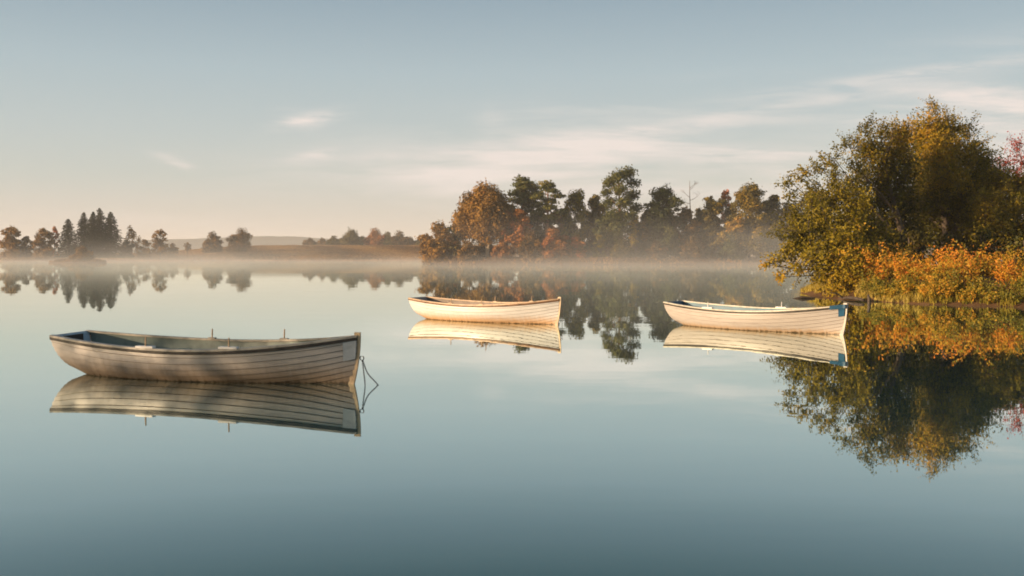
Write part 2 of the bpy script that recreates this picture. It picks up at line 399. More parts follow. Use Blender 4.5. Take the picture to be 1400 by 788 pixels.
I(715, 241, 240, 24, 'pine_tree', 'dome topped dark pine, leftmost of the tall island pines', 'tree', kind='pine', leaf='pine', bark='pine_bark', low=.40, tone=.5, seed=5, npads=26)
I(748, 247, 234, 21, 'pine_tree', 'flat topped pine with a bare orange trunk caught by the sun', 'tree', kind='pine', leaf='pine', bark='pine_bark', low=.44, tone=.6, seed=6, npads=20, tr=.36)
I(711, 287, 229, 15, 'birch_tree', 'round rust coloured tree below the dome topped pine', 'tree', kind='round', leaf='rust', low=.2, tone=.65, seed=7)
I(787, 262, 238, 20, 'birch_tree', 'thin yellow birch with sky showing through, between the bare trunked pine and the tall pine', 'tree', kind='weep', leaf='gold', bark='pale_bark', low=.25, tone=.45, seed=8, npads=22)
I(812, 266, 243, 19, 'oak_tree', 'dark olive tree close beside the tall pine on its left', 'tree', kind='round', leaf='olive', low=.15, tone=.5, seed=9)
I(770, 288, 245, 28, 'oak_tree', 'shadowy brown tree standing behind the rust red thicket', 'tree', kind='round', leaf='brown', low=.02, tone=0.50, seed=10)
I(736, 286, 246, 18, 'oak_tree', 'shadowy olive tree filling the space under the two left pines', 'tree', kind='round', leaf='olive', low=.02, tone=0.40, seed=22)
I(836, 288, 246, 18, 'oak_tree', 'shadowy brown tree seen behind the lower boughs of the tallest pine', 'tree', kind='round', leaf='brown', low=.02, tone=0.45, seed=23)
I(958, 284, 244, 18, 'oak_tree', 'shadowy tree low between the bare dead tree and the olive brown tree', 'tree', kind='round', leaf='olive', low=.0, tone=0.40, seed=24)
# the tallest pine: its plates set one by one
Yp = 234; g0 = at(846, HY, Yp); zb = float(z_island(g0[:2])[0])
pl = []
for (x, y, r, dy, tn) in [(858,236,11,0,.55),(845,242,13,-2,.5),(834,250,11,2,.55),(866,250,9,1,.4),(828,263,8,-2,.5),(848,259,11,-3,.6),(864,267,11,2,.45),(833,277,10,0,.4),(853,276,11,-2,.5),(868,284,10,1,.4),
                          (840,294,13,-3,.4),(858,296,13,-3,.45),(826,304,12,0,.35),(846,311,14,-4,.4),(866,312,12,0,.4),(822,318,10,-2,.4),(838,328,13,-2,.35),(862,330,14,0,.3)]:
    w = at(x, y, Yp + dy); rr = r / F * Yp * 1.18
    pl.append(((w[0] - g0[0], w[1] - Yp, w[2] - zb), (rr, rr, rr * .72), tn))
make_tree('pine_tree', 'tallest pine on the island with layered boughs and gaps of sky', 'tree', GI, (g0[0], Yp, zb - .1), at(846, 231, Yp)[2] - zb, 4.6, kind='pine', leaf='pine', bark='pine_bark', pads=pl, size=.5, seed=11, tr=.42, lai=4.8)
I(908, 254, 236, 33, 'oak_tree', 'broad very dark tree with a rounded top right of the tallest pine', 'tree', kind='round', leaf='pine', low=.02, tone=.22, seed=12, npads=26)
I(884, 284, 245, 18, 'oak_tree', 'dark tree filling the gap behind the tallest pine on its right', 'tree', kind='round', leaf='olive', low=.02, tone=0.30, seed=13)
I(944, 247, 243, 10, 'dead_tree', 'bare dead tree with a broken top rising above the dark trees', 'dead tree', kind='snag', bark='grey_bark', tr=.17, seed=14)
I(938, 283, 237, 20, 'oak_tree', 'low dark tree hiding the foot of the bare dead tree', 'tree', kind='round', leaf='brown', low=.0, tone=0.30, seed=15)
I(972, 268, 237, 20, 'oak_tree', 'dark olive brown tree just right of the bare dead tree', 'tree', kind='round', leaf='olive', low=.05, tone=0.42, seed=16)
I(994, 257, 243, 12, 'birch_tree', 'slender pink orange birch between two darker trees on the right of the island', 'tree', kind='weep', leaf='rust', bark='pale_bark', low=.3, tone=.85, seed=17)
I(1024, 252, 234, 34, 'oak_tree', 'broad olive gold oak on the right of the island', 'tree', kind='round', leaf='olive', low=.1, tone=.55, seed=18, npads=28)
I(1058, 266, 238, 24, 'oak_tree', 'dark oak half hidden behind the near golden shrub tree', 'tree', kind='round', leaf='olive', low=.02, tone=0.35, seed=19, npads=20)
I(1000, 296, 246, 26, 'oak_tree', 'low shadowed tree in the mist beneath the pink orange birch', 'tree', kind='round', leaf='pine', low=.0, tone=.15, seed=20)
I(1110, 262, 236, 34, 'oak_tree', 'dark tree seen through the sparse twigs of the near leaning tree', 'tree', kind='round', leaf='olive', low=.02, tone=.35, seed=21)
GB = 'bushes along the island shore'
B_ = lambda *a_, **k: px_tree(*a_[:4], z_island, *a_[4:], group=GB, size=.42, kind='bush', **k)
B_(640, 334, 229, 17, 'bush', 'low brown bush in shade between the golden willow and the forked birch', 'bush', leaf='brown', low=0, tone=.5, seed=30)
B_(664, 338, 242, 24, 'bush', 'dim brown bush behind the forked trunk of the broad orange birch', 'bush', leaf='brown', low=0, tone=.3, seed=42)
B_(806, 332, 241, 16, 'bush', 'dim dark bush between the red brown thicket and the yellow topped bush', 'bush', leaf='brown', low=0, tone=.25, seed=43)
B_(688, 336, 228, 19, 'bush', 'brown orange bush beside the slim birch trunk', 'bush', leaf='rust', low=0, tone=.5, seed=31)
B_(726, 322, 227, 20, 'bush', 'left end of the rust thicket, tan leaved bush below the round rust tree', 'bush', leaf='orange', low=0, tone=.25, seed=32, npads=20)
B_(757, 316, 227, 24, 'bush', 'tallest rust red bush under the bare trunked pine', 'bush', leaf='rust', low=0, tone=.6, seed=33, npads=22)
B_(788, 324, 228, 16, 'bush', 'right end of the rust thicket, red brown bush', 'bush', leaf='rust', low=0, tone=.75, seed=34)
B_(819, 318, 229, 12, 'bush', 'small yellow topped bush left of the foot of the tallest pine', 'bush', leaf='gold', low=0, tone=.4, seed=35)
B_(867, 290, 231, 9, 'bush', 'bright yellow small tree against the dark trees right of the tallest pine', 'small tree', leaf='gold', low=.3, tone=.75, seed=36)
B_(850, 334, 228, 20, 'bush', 'dark green bush at the foot of the tallest pine', 'bush', leaf='olive', low=0, tone=.2, seed=37)
B_(898, 337, 229, 18, 'bush', 'dark brown bush with a few pale leaves under the broad dark tree', 'bush', leaf='brown', low=0, tone=.22, seed=38)
B_(948, 330, 230, 22, 'bush', 'dim brown bush in mist below the bare dead tree', 'bush', leaf='brown', low=0, tone=.15, seed=39)
B_(1000, 330, 231, 26, 'bush', 'dim green bush in mist below the broad olive gold oak', 'bush', leaf='pine', low=0, tone=.12, seed=40)
B_(1056, 322, 232, 26, 'bush', 'dark bush in mist at the island edge behind the near golden shrub tree', 'bush', leaf='pine', low=0, tone=.12, seed=41)

# --- the far left shore
GL = 'trees on the far left shore'
Lf = lambda *a_, **k: px_tree(*a_[:4], z_field, *a_[4:], group=GL, size=.62, **k)
Lf(15, 308, 405, 13, 'autumn_tree', 'orange brown tree at the left end of the far shore', 'tree', kind='round', leaf='brown', low=.1, tone=.75, seed=50)
Lf(35, 323, 408, 10, 'dark_tree', 'short dark tree right beside the leftmost orange brown tree', 'tree', kind='round', leaf='brown', low=.0, tone=.3, seed=51)
Lf(58, 311, 406, 13, 'autumn_tree', 'orange brown tree left of the slender pale one on the far shore', 'tree', kind='round', leaf='brown', low=.05, tone=.7, seed=52)
Lf(75, 309, 410, 7, 'slender_tree', 'slender orange tree just left of the first dark spruce', 'tree', kind='weep', leaf='rust', low=.1, tone=.75, seed=53)
Lf(93, 298, 408, 15, 'spruce_tree', 'shortest spruce at the left of the dark spruce clump', 'spruce', kind='spruce', leaf='spruce', tone=.55, seed=54)
Lf(115, 289, 410, 14, 'spruce_tree', 'pointed spruce second from the left in the dark clump', 'spruce', kind='spruce', leaf='spruce', tone=.45, seed=55)
Lf(126, 288, 404, 14, 'spruce_tree', 'spruce in the middle of the dark clump left of its highest tip', 'spruce', kind='spruce', leaf='spruce', tone=.4, seed=56)
Lf(136, 283, 408, 15, 'spruce_tree', 'highest spruce of the dark clump, tip bent to the right', 'spruce', kind='spruce', leaf='spruce', tone=.45, seed=57, lean=(.02, 0))
Lf(151, 288, 406, 17, 'spruce_tree', 'wide spruce at the right end of the dark clump', 'spruce', kind='spruce', leaf='spruce', tone=.45, seed=58)
Lf(180, 311, 409, 10, 'birch_tree', 'thin leaved pale tree right of the dark spruce clump', 'tree', kind='weep', leaf='brown', low=.2, tone=.8, seed=59, lai=2.4)
Lf(173, 329, 404, 12, 'bush', 'dark bush at the foot of the thin pale tree', 'bush', kind='bush', leaf='spruce', low=0, tone=.5, seed=60)
Lf(198, 327, 406, 10, 'bush', 'brown bush between the two thin leaved trees of the far shore', 'bush', kind='bush', leaf='brown', low=0, tone=.55, seed=61)
Lf(219, 312, 408, 11, 'birch_tree', 'thin leaved tree with a rounded top and sky showing through, right of the brown bush', 'tree', kind='round', leaf='brown', low=.12, tone=.65, seed=62, lai=2.2)
Lf(236, 333, 408, 9, 'bush', 'low grey brown bush right of the round topped thin tree', 'bush', kind='bush', leaf='brown', low=0, tone=.4, seed=63)
Lf(256, 331, 440, 4.5, 'bare_tree', 'tiny nearly bare tree standing alone against the blue hills', 'tree', kind='round', leaf='brown', low=.35, tone=.45, seed=64, lai=1.6, tr=.16)
Lf(291, 321, 455, 14, 'oak_tree', 'left tree of the dark pair on the field, round and low', 'tree', kind='round', leaf='brown', low=.02, tone=.35, seed=65)
Lf(324, 315, 455, 15.5, 'oak_tree', 'right tree of the dark pair on the field, leaning with an open crown', 'tree', kind='round', leaf='brown', low=.05, tone=.35, seed=66, lean=(.25, 0), lai=3)
GH = 'hedgerow trees along the crest of the field'
for i, (x, t, w, lf, tn, lb) in enumerate([(424,331,9,'brown',.3,'lowest dark shrub at the left end of the crest hedgerow'),(441,330,8,'brown',.35,'low round shrub second from the left on the crest hedgerow'),(456,327.5,10,'olive',.3,'dark green shrub left of the wide crest tree'),
        (481,323,17,'olive',.35,'wide flat topped dark tree in the middle of the crest hedgerow'),(513,319,15,'rust',.6,'highest tree of the crest hedgerow, tinged orange'),(530,322,11,'olive',.45,'olive tree just right of the highest orange crest tree'),
        (546,322,13,'brown',.3,'dark tree with a rounded top near the right end of the crest hedgerow'),(561,328,8,'brown',.5,'small thin tree at the right of the crest hedgerow'),(574,331,9,'olive',.3,'last low shrub of the crest hedgerow beside the golden willow')]):
    px_tree(x, t, 640, w, z_field, 'hedge_tree', lb, 'tree', GH, kind='round', leaf=lf, low=.0, tone=tn, seed=80 + i, size=.75, npads=11)
g_ = at(112, 350, 267); z_ = float(z_islet(g_[:2])[0])
make_tree('bush', 'orange domed bush on the small islet below the dark spruces', 'bush', None, (g_[0], 267, z_ - .05), at(112, 346, 267)[2] - z_, 3.8, kind='bush', leaf='orange', low=0, tone=.3, seed=99, size=.3, squash=.7)

# ------------------------------------------------------------------ the near bank
def hero(name, label, base, pads, leaf, bark, seed, size, tr, top, dens=1.0, group=None, twigmat='twig', lean_dir=(0, 0)):
    """pads: (px, py, radius px, extra distance, tone, twigginess) - leafy sprays on twigs grown outward from every clump"""
    rng = np.random.default_rng(seed); base = np.array(base, float); root = empty(name, base)
    tag(root, label, 'tree', group); T = Acc(); C = Acc()
    tp = at(*top) - base; n = 8; t = np.linspace(0, 1, n)[:, None]
    P = tp * t * np.array([1, 1, 1.]) + np.array([.3, .1, 0]) * np.sin(t * 6); P[0, 2] -= .3
    T.tube(P, tr * np.linspace(1.2, .15, n), 9)
    ctr = np.mean([at(x, y, base[1] + d) for x, y, r, d, tn, tw in pads], 0) - base
    for x, y, rp, d, tn, tw in pads:
        Yd = base[1] + d; c = at(x, y, Yd) - base; r = rp / F * Yd
        hd = np.linalg.norm(c[:2] - P[4, :2]); z0 = np.clip(c[2] - .6 * hd - .8, .35, P[-1, 2])
        p0 = np.array([np.interp(z0, P[:, 2], P[:, i]) for i in range(2)] + [z0])
        limb(T, p0, c, tr * .34, tr * .07, rng, .1, 6, 8)
        out = unit(c - ctr + np.array([0, 0, .3]))
        nt_ = int((46 if tw < .6 else 22) * dens * (r / 1.0) ** 1.7) + 6
        for k in range(nt_):
            dv = unit(rng.normal(size=3) + out * (.55 + tw)); s = c + unit(rng.normal(size=3)) * r * .95 * rng.random() ** .6 - dv * r * .35
            L = r * (.75 + .7 * rng.random()) * (1 + .35 * tw)
            q = np.linspace(0, 1, 5)[:, None]; bend = rng.normal(size=3) * .18 + np.array([0, 0, -.05])
            tw_p = s + dv * q * L + bend * (q ** 2) * L
            T.tube(tw_p, np.linspace(.016, .005, 5), 3, cap=False)
            nl = int((38 if tw < .6 else 24) * L / .9 * (.14 / size))
            u = rng.random(nl) ** .8; j = rng.normal(size=(nl, 3)) * (.19 if tw < .6 else .12) * (.6 + .4 * r)
            Q = s + dv * (u * L)[:, None] + bend * (u ** 2 * L)[:, None] + j
            C.leaves(Q, np.tile(dv * .5 + np.array([-.15, -.2, .3]), (nl, 1)), size, .6, rng, np.clip(tn + .11 * rng.normal() + rng.normal(size=nl) * .08, 0, 1), loose=.5)
    T.build('trunk', M[bark], root, smooth=True); C.build('crown', M['leaf_' + leaf], root, tone=True)
    return root
def bank_base(px, Y): p = at(px, HY, Y); p[2] = float(z_bank(p[:2])[0]); return p
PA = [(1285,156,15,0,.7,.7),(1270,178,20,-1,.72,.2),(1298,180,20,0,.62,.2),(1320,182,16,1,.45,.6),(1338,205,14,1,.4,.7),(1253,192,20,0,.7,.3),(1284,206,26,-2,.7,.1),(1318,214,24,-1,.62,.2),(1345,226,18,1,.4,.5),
      (1258,222,26,0,.4,.1),(1292,238,28,-2,.6,.1),(1328,246,26,-1,.4,.1),(1358,246,16,2,.35,.5),(1272,262,30,-1,.3,.0),(1310,272,30,0,.35,.0),(1345,276,26,0,.4,.1),(1285,296,30,1,.2,.0),(1322,304,28,1,.2,.0),(1252,278,26,1,.2,.0),(1262,318,28,2,.1,.0),(1300,328,26,2,.1,0.),(1340,322,26,2,.15,0.)]  # sun and shade set into clump tones: lit left paler, interior darker
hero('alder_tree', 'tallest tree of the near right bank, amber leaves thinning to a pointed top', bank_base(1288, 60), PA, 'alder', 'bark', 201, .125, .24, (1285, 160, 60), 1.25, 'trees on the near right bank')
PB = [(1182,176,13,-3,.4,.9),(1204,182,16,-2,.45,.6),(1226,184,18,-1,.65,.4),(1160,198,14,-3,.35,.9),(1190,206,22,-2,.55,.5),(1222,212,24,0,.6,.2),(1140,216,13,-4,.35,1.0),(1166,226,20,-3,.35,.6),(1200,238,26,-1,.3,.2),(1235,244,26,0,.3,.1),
      (1122,228,12,-5,.4,1.1),(1100,238,12,-5,.4,1.2),(1080,248,10,-6,.4,1.2),(1142,244,15,-4,.4,.8),(1112,256,12,-5,.4,1.0),(1085,268,10,-6,.4,1.1),(1128,270,13,-4,.35,.8),(1168,258,22,-2,.3,.3),(1205,272,28,0,.2,.1),(1236,284,26,1,.15,.0),(1180,292,24,0,.2,.1),(1214,306,26,1,.12,.0),(1196,330,22,-1,.35,.0),(1222,340,24,-1,.2,.0),(1204,354,18,-2,.35,.0),(1240,322,24,2,.1,0.)]  # shaded inner clumps painted with a darker leaf tone
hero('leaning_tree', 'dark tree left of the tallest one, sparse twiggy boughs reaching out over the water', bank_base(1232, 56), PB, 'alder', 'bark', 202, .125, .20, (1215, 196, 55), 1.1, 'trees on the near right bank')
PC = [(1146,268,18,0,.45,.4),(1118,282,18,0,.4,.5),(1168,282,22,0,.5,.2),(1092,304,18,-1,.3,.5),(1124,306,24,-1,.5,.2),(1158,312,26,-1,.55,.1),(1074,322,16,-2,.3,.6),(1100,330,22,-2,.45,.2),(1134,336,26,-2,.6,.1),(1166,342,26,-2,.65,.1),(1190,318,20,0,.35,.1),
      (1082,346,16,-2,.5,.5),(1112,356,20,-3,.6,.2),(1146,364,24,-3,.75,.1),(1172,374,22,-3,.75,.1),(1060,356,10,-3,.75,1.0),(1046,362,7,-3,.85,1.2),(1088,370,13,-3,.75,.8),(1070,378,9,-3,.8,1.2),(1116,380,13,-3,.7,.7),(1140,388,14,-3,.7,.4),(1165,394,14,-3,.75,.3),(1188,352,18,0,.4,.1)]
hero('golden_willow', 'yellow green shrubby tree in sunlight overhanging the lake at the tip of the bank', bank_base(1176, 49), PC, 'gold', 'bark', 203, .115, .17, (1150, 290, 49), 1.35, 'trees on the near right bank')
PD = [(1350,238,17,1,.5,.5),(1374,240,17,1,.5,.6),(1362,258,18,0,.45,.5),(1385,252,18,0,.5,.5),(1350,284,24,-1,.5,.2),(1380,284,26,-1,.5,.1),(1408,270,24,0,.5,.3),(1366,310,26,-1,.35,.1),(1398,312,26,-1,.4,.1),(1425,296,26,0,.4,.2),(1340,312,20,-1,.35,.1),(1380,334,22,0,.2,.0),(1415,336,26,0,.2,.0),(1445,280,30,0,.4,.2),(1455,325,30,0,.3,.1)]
hero('oak_tree', 'rounded amber brown tree at the right edge in front of the red leaves', bank_base(1392, 58), PD, 'alder', 'bark', 204, .125, .2, (1390, 275, 58), 1.2, 'trees on the near right bank')
PE = [(1392,206,13,0,.6,.9),(1378,222,12,0,.6,.9),(1402,226,16,0,.6,.8),(1366,240,11,0,.5,.9),(1388,244,14,0,.6,.7),(1412,246,20,0,.5,.5),(1425,216,20,0,.5,.6),(1448,238,24,0,.5,.4),(1430,268,24,0,.4,.2)]
hero('cherry_tree', 'thin red leaved tree behind the amber brown one at the right edge', bank_base(1412, 67), PE, 'red', 'bark', 205, .125, .16, (1405, 222, 67), .95, 'trees on the near right bank')

GU = 'dark bushes behind the bracken'
for i, (x, t, Yb, hw, lf, lb) in enumerate([(1212, 318, 51, 24, 'alder', 'dark bush behind the left end of the bracken under the leaning tree'), (1252, 312, 53, 26, 'olive', 'dark shadowed bush behind the bracken left of the tallest tree trunk'),
        (1298, 318, 52, 28, 'olive', 'dark bush behind the bracken below the tallest near tree'), (1345, 312, 52, 28, 'alder', 'dark amber bush behind the bracken left of the rounded amber tree'), (1395, 322, 50, 28, 'alder', 'dark amber bush behind the bracken at the right edge')]):
    px_tree(x, t, Yb, hw, z_bank, 'bush', lb, 'bush', GU, kind='bush', leaf=lf, low=0, tone=.25, seed=300 + i, size=.17, lai=3.2)
# bracken and grass on the near bank
rng = np.random.default_rng(77)
def scatter(zf, poly, xr, yr, n, smin, smax):
    X = rng.uniform(*xr, n); Y = rng.uniform(*yr, n); P = np.stack([X, Y], 1); s = sdist(P, poly)
    k = (s > smin) & (s < smax); P = P[k]; return np.concatenate([P, zf(P)[:, None]], 1), s[k]
A = Acc(); S = Acc()
C0, sd = scatter(z_bank, BANK, (14.8, 44), (27, 58), 7000, .28, 8.0)
for c, s in zip(C0, sd):
    px_ = c[0] / c[1] * F + 700
    if px_ < 1180 or px_ > 1560 or s > 5: continue
    hmax = float(np.interp(c[0] + .25 * math.sin(c[1] * 2), [15, 15.8, 16.6, 17.4, 18.0, 18.8, 19.6, 20.6, 22, 24], [.6, 1.15, 1.25, 1.0, .62, .85, 1.1, .75, 1.0, .9])) * (.50 + .95 * min(1, s / 2.2)) * (.6 + .7 * rng.random() ** 1.5) * (1.0 + .34 * math.sin(c[0] * .9 + .6) * math.cos(c[1] * .7) + .22 * math.sin(c[0] * 2.3 + c[1]))
    tn = np.clip(.12 + .34 * min(s, 1.6) / 1.6 + .38 * (math.sin(c[0] * 2.1 + 1.5 * c[1]) * .5 + .5 * rng.random()) , 0, 1)
    gap = math.sin(c[0] * 3.1 + 2 * math.sin(c[1] * 1.3)) * math.sin(c[1] * 2.7 + c[0])
    if gap < -.45 and s > .9: continue
    if gap > .7: tn *= .5
    nf = 4
    for k in range(nf):                       # arching fronds
        ph = rng.random() * 6.28; L = hmax * (.8 + .4 * rng.random()); n = 26
        u = np.linspace(.15, 1, n); d = np.array([math.cos(ph), math.sin(ph), 0])
        Q = c + d * (.45 * L * u ** 1.8)[:, None] + np.array([0, 0, 1]) * (L * (u - .28 * u ** 3))[:, None]
        Q += rng.normal(size=(n, 3)) * .06
        A.leaves(Q, np.tile(np.array([-.2, -.3, .5]) + d * .4, (n, 1)), .10, .5, rng, np.clip(tn + rng.normal(size=n) * .10, 0, 1))
tag(A.build('bracken', M['leaf_bracken'], tone=True), 'thick orange and gold bracken covering the near right bank', None, None, 'stuff')
def blades(A, c, n, h, w, tn, bend=.35):
    ph = rng.random(n) * 6.28; d = np.stack([np.cos(ph), np.sin(ph), np.zeros(n)], 1); h = h * (.6 + .7 * rng.random(n)); sd_ = np.stack([-d[:, 1], d[:, 0], d[:, 2]], 1) * w
    p0 = c + rng.normal(size=(n, 3)) * np.array([.10, .10, 0]); bd = bend * (.4 + rng.random(n))
    p1 = p0 + d * (h * bd * .35)[:, None] + np.array([0, 0, 1]) * (h * .6)[:, None]; p2 = p0 + d * (h * bd * 1.2)[:, None] + np.array([0, 0, 1]) * (h * (1 - .3 * bd))[:, None]
    V = np.stack([p0 - sd_, p0 + sd_, p1 + sd_ * .8, p1 - sd_ * .8, p2 + sd_ * .15, p2 - sd_ * .15], 1)
    i = np.arange(n)[:, None] * 6; q = np.concatenate([i + np.array([[0, 1, 2, 3]]), i + np.array([[3, 2, 4, 5]])], 0)
    tt = np.clip(tn + rng.normal(size=n) * .18, 0, 1); A.add(V.reshape(-1, 3), q, 0, np.concatenate([tt, tt]))
A = Acc(); C0, sd = scatter(z_bank, BANK, (12.8, 46), (26, 62), 16000, .06, 1.7)
for c, s in zip(C0, sd):
    if c[0] > 15.1 + .3 * math.sin(c[1] * 5) and rng.random() < .65 + .35 * (s < .8): blades(A, c - np.array([0, 0, .03]), 22, .20 + .26 * min(s, 1), .013, .45 + .3 * math.sin(c[0] * 1.3), .6)
tag(A.build('grass', M['leaf_grass'], tone=True), 'yellow green grass fringing the near right bank at the waterline', None, None, 'stuff')
A = Acc(); C0, sd = scatter(z_field, FIELD, (-200, 60), (380, 560), 40000, .5, 160)
for c, s in zip(C0, sd): blades(A, c - np.array([0, 0, .1]), 5, .55 if s > 4 else .9, .16, .45 + .3 * math.sin(c[0] * .15 + c[1] * .05), .7)
tag(A.build('moor_grass', M['leaf_heath'], tone=True), 'rough orange brown grass over the far field', None, None, 'stuff')
A = Acc(); C0, sd = scatter(z_island, ISLAND, (-22, 150), (198, 262), 9000, .05, 7)
for c, s in zip(C0, sd): blades(A, c - np.array([0, 0, .05]), 6, .6, .07, .4 + .3 * math.sin(c[0] * .4), .7)
C0, sd = scatter(z_islet, ISLET, (-126, -108), (262, 274), 1800, .05, 7)
for c, s in zip(C0, sd): blades(A, c - np.array([0, 0, .05]), 6, .5, .07, .35 + .2 * math.sin(c[0]), .7)
tag(A.build('shore_grass', M['leaf_heath'], tone=True), 'rusty grass along the island shore and the islet', None, None, 'stuff')
# driftwood and a stump at the tip of the bank
M['wet_wood'] = paint('wet_wood', (.07, .05, .035), .7, .3, 6, .5)
A = Acc(); p0 = on_water(1180, 413.5); p1 = on_water(1122, 405.5)
t = np.linspace(0, 1, 8)[:, None]; Pq = p0 + (p1 - p0) * t + np.array([0, 0, 1]) * (.10 - .09 * t + .05 * np.sin(t * 7)); A.tube(Pq, np.linspace(.075, .03, 8), 7)
A.tube([Pq[3], Pq[3] + np.array([-.35, -.2, .22]), Pq[3] + np.array([-.7, -.2, .25])], [.05, .035, .015], 5)
tag(A.build('fallen_branch', M['wet_wood'], smooth=True), 'dark fallen branch lying in the water below the yellow green shrubby tree', 'branch')
A = Acc(); p0 = on_water(1100, 408.4); A.tube([p0 + np.array([-.55, 0, -.02]), p0 + np.array([-.1, 0, .06]), p0 + np.array([.5, .05, .03])], [.03, .07, .03], 6)
tag(A.build('driftwood', M['wet_wood'], smooth=True), 'short dark piece of driftwood afloat left of the fallen branch', 'driftwood')
A = Acc(); p0 = on_water(1188, 415); A.tube([p0 + np.array([0, 0, -.5]), p0 + np.array([.01, 0, .18]), p0 + np.array([-.03, 0, .36])], [.085, .07, .05], 8)
tag(A.build('stump', M['wet_wood'], smooth=True), 'dark upright stump in the water at the left end of the bracken', 'stump')

# the shore to the left of the view: its small tree throws its shade over the bow of the nearest boat
SHORE = [(-24, -8), (-22.5, 2), (-23.5, 9), (-26, 16), (-34, 24), (-60, 40), (-120, 50), (-120, -40), (-30, -40)]
def z_shore(P): P = np.atleast_2d(P); s_ = sdist(P, SHORE); return np.clip(s_ * .3, -1.5, .8) + .1 * rough(P, 4) * (s_ > .3)
land('shore', z_shore, np.linspace(-122, -20, 90), np.linspace(-42, 52, 80), M['soil'])
make_tree('birch_tree', 'small thin leaved birch on the shore left of the nearest boat', 'tree', None, (-27.0, 6.6, .6), 6.6, 2.9, kind='weep', leaf='gold', bark='pale_bark', low=.25, tone=.12, seed=400, size=.16, lai=1.0, npads=20)
# ------------------------------------------------------------------ rowing boats
LB = 5.44
def cr(x, xs, ys):
    """smooth curve through points"""
    xs = np.array(xs, float); ys = np.array(ys, float); mm = np.gradient(ys, xs)
    i = np.clip(np.searchsorted(xs, x) - 1, 0, len(xs) - 2); h_ = xs[i + 1] - xs[i]; t = (x - xs[i]) / h_
    return (2*t**3-3*t**2+1)*ys[i] + (t**3-2*t**2+t)*h_*mm[i] + (-2*t**3+3*t**2)*ys[i+1] + (t**3-t**2)*h_*mm[i+1]
def sheer(t): return cr(t, [0, .15, .3, .5, .7, .85, 1], [.635, .575, .535, .515, .555, .625, .73])
def halfb(t): return cr(t, [0, .15, .3, .45, .6, .75, .88, .95, 1], [.42, .59, .71, .76, .73, .60, .365, .185, .03])
def keel(t): return cr(t, [0, .05, .1, .2, .5, .9, 1], [.11, .035, -.05, -.14, -.19, -.17, -.12])
def hull_pt(t, u, off=0.0):
    b_, zs, zk = halfb(t), sheer(t), keel(t)
    e = np.clip((t - .45) / .55, 0, 1) ** 1.3; w_ = np.clip((.35 - t) / .35, 0, 1) ** 1.5
    def yz(u):
        th = u * np.pi / 2
        p = .72 * (1 - e) + 1.0 * e - .10 * w_; q = .95 * (1 - w_) + 1.05 * w_
        y = b_ * ((1 - e) * np.sin(th) ** p + e * (u ** 1.0) * (1 + .0 * u)); z = zk + (zs - zk) * ((1 - e) * (1 - np.cos(th)) ** q + e * u)
        return y, z
    y, z = yz(u)
    if np.any(off):
        y1, z1 = yz(np.minimum(u + .01, 1.0)); y0, z0 = yz(np.maximum(u - .01, 0.0)); dy, dz = y1 - y0, z1 - z0; L = np.hypot(dy, dz) + 1e-9
        y = y + off * dz / L; z = z - off * dy / L
    x = t * LB + .62 * np.maximum(zs - z, 0) ** 1.5 * np.clip(1 - t, 0, 1) ** 7 - .11 * np.clip((zs - z) / .72, 0, 1.3) ** 1.8 * t ** 14
    return np.stack(np.broadcast_arrays(x - LB / 2, y, z), -1)

def hull_paint(name, col, stain, stain_top, seed, sat=1.0):
    m, nt = new_mat(name); b = NB(nt)
    tc = b.n('ShaderNodeTexCoord').outputs['Object']; sp = b.n('ShaderNodeSeparateXYZ'); b.l(tc, sp.inputs[0])
    streak = b.noise(b.mapv(tc, (1.2, 1, 9), loc=(seed, 0, 0)), 2.2, 5, .65)
    run = b.noise(b.mapv(tc, (7, 1, .8), loc=(seed * 2, 0, 0)), 2.0, 4, .6)
    fine = b.noise(tc, 30, 4, .7)
    c = b.ramp(streak, [(.3, tuple(k * .84 for k in col)), (.5, col), (.72, tuple(min(.86, k * 1.07) for k in col))])
    # scum line: an old water stain climbing the lower planks with a ragged top
    lvl = b.math('ADD', sp.outputs['Z'], b.math('MULTIPLY', b.math('SUBTRACT', run, .5), .16))
    st = b.math('SUBTRACT', 1.0, b.smooth(lvl, .0, stain_top))
    c = b.mix(b.math('MULTIPLY', st, .85), c, stain)
    edge = b.math('SUBTRACT', 1.0, b.smooth(lvl, .0, .045))
    c = b.mix(b.math('MULTIPLY', edge, .8), c, (.035, .026, .012))
    sc_ = b.smooth(fine, .66, .74); c = b.mix(b.math('MULTIPLY', sc_, .35), c, tuple(k * .55 for k in col))
    p = b.n('ShaderNodeBsdfPrincipled'); b.l(c, p.inputs['Base Color'])
    b.l(b.math('MULTIPLY_ADD', fine, .25, .28), p.inputs['Roughness']); p.inputs['Specular IOR Level'].default_value = .45
    bn = b.n('ShaderNodeBump'); bn.inputs['Strength'].default_value = .25; bn.inputs['Distance'].default_value = .012
    b.l(b.math('ADD', streak, b.math('MULTIPLY', fine, .15)), bn.inputs['Height']); b.l(bn.outputs[0], p.inputs['Normal'])
    o = b.n('ShaderNodeOutputMaterial'); b.l(p.outputs[0], o.inputs[0]); return m
M['seam'] = paint('seam', (.15, .115, .08), .8, .3, 8)  # caulk and dirt along the laps, with the lap shadow painted in
M['dark_rail'] = paint('dark_rail', (.045, .038, .032), .45, .3, 5, .2)
M['brown_rail'] = paint('brown_rail', (.16, .09, .05), .45, .3, 5, .2)
M['white_pad'] = paint('white_pad', (.72, .70, .66), .4, .1, 8)
M['pin_wood'] = paint('pin_wood', (.48, .33, .20), .6, .2, 12)
M['pale_metal'] = paint('pale_metal', (.44, .47, .48), .45, .1, 8)
M['blue_paint'] = paint('blue_paint', (.02, .085, .155), .4, .2, 6)
M['light_blue'] = paint('light_blue', (.34, .46, .56), .45, .12, 6)
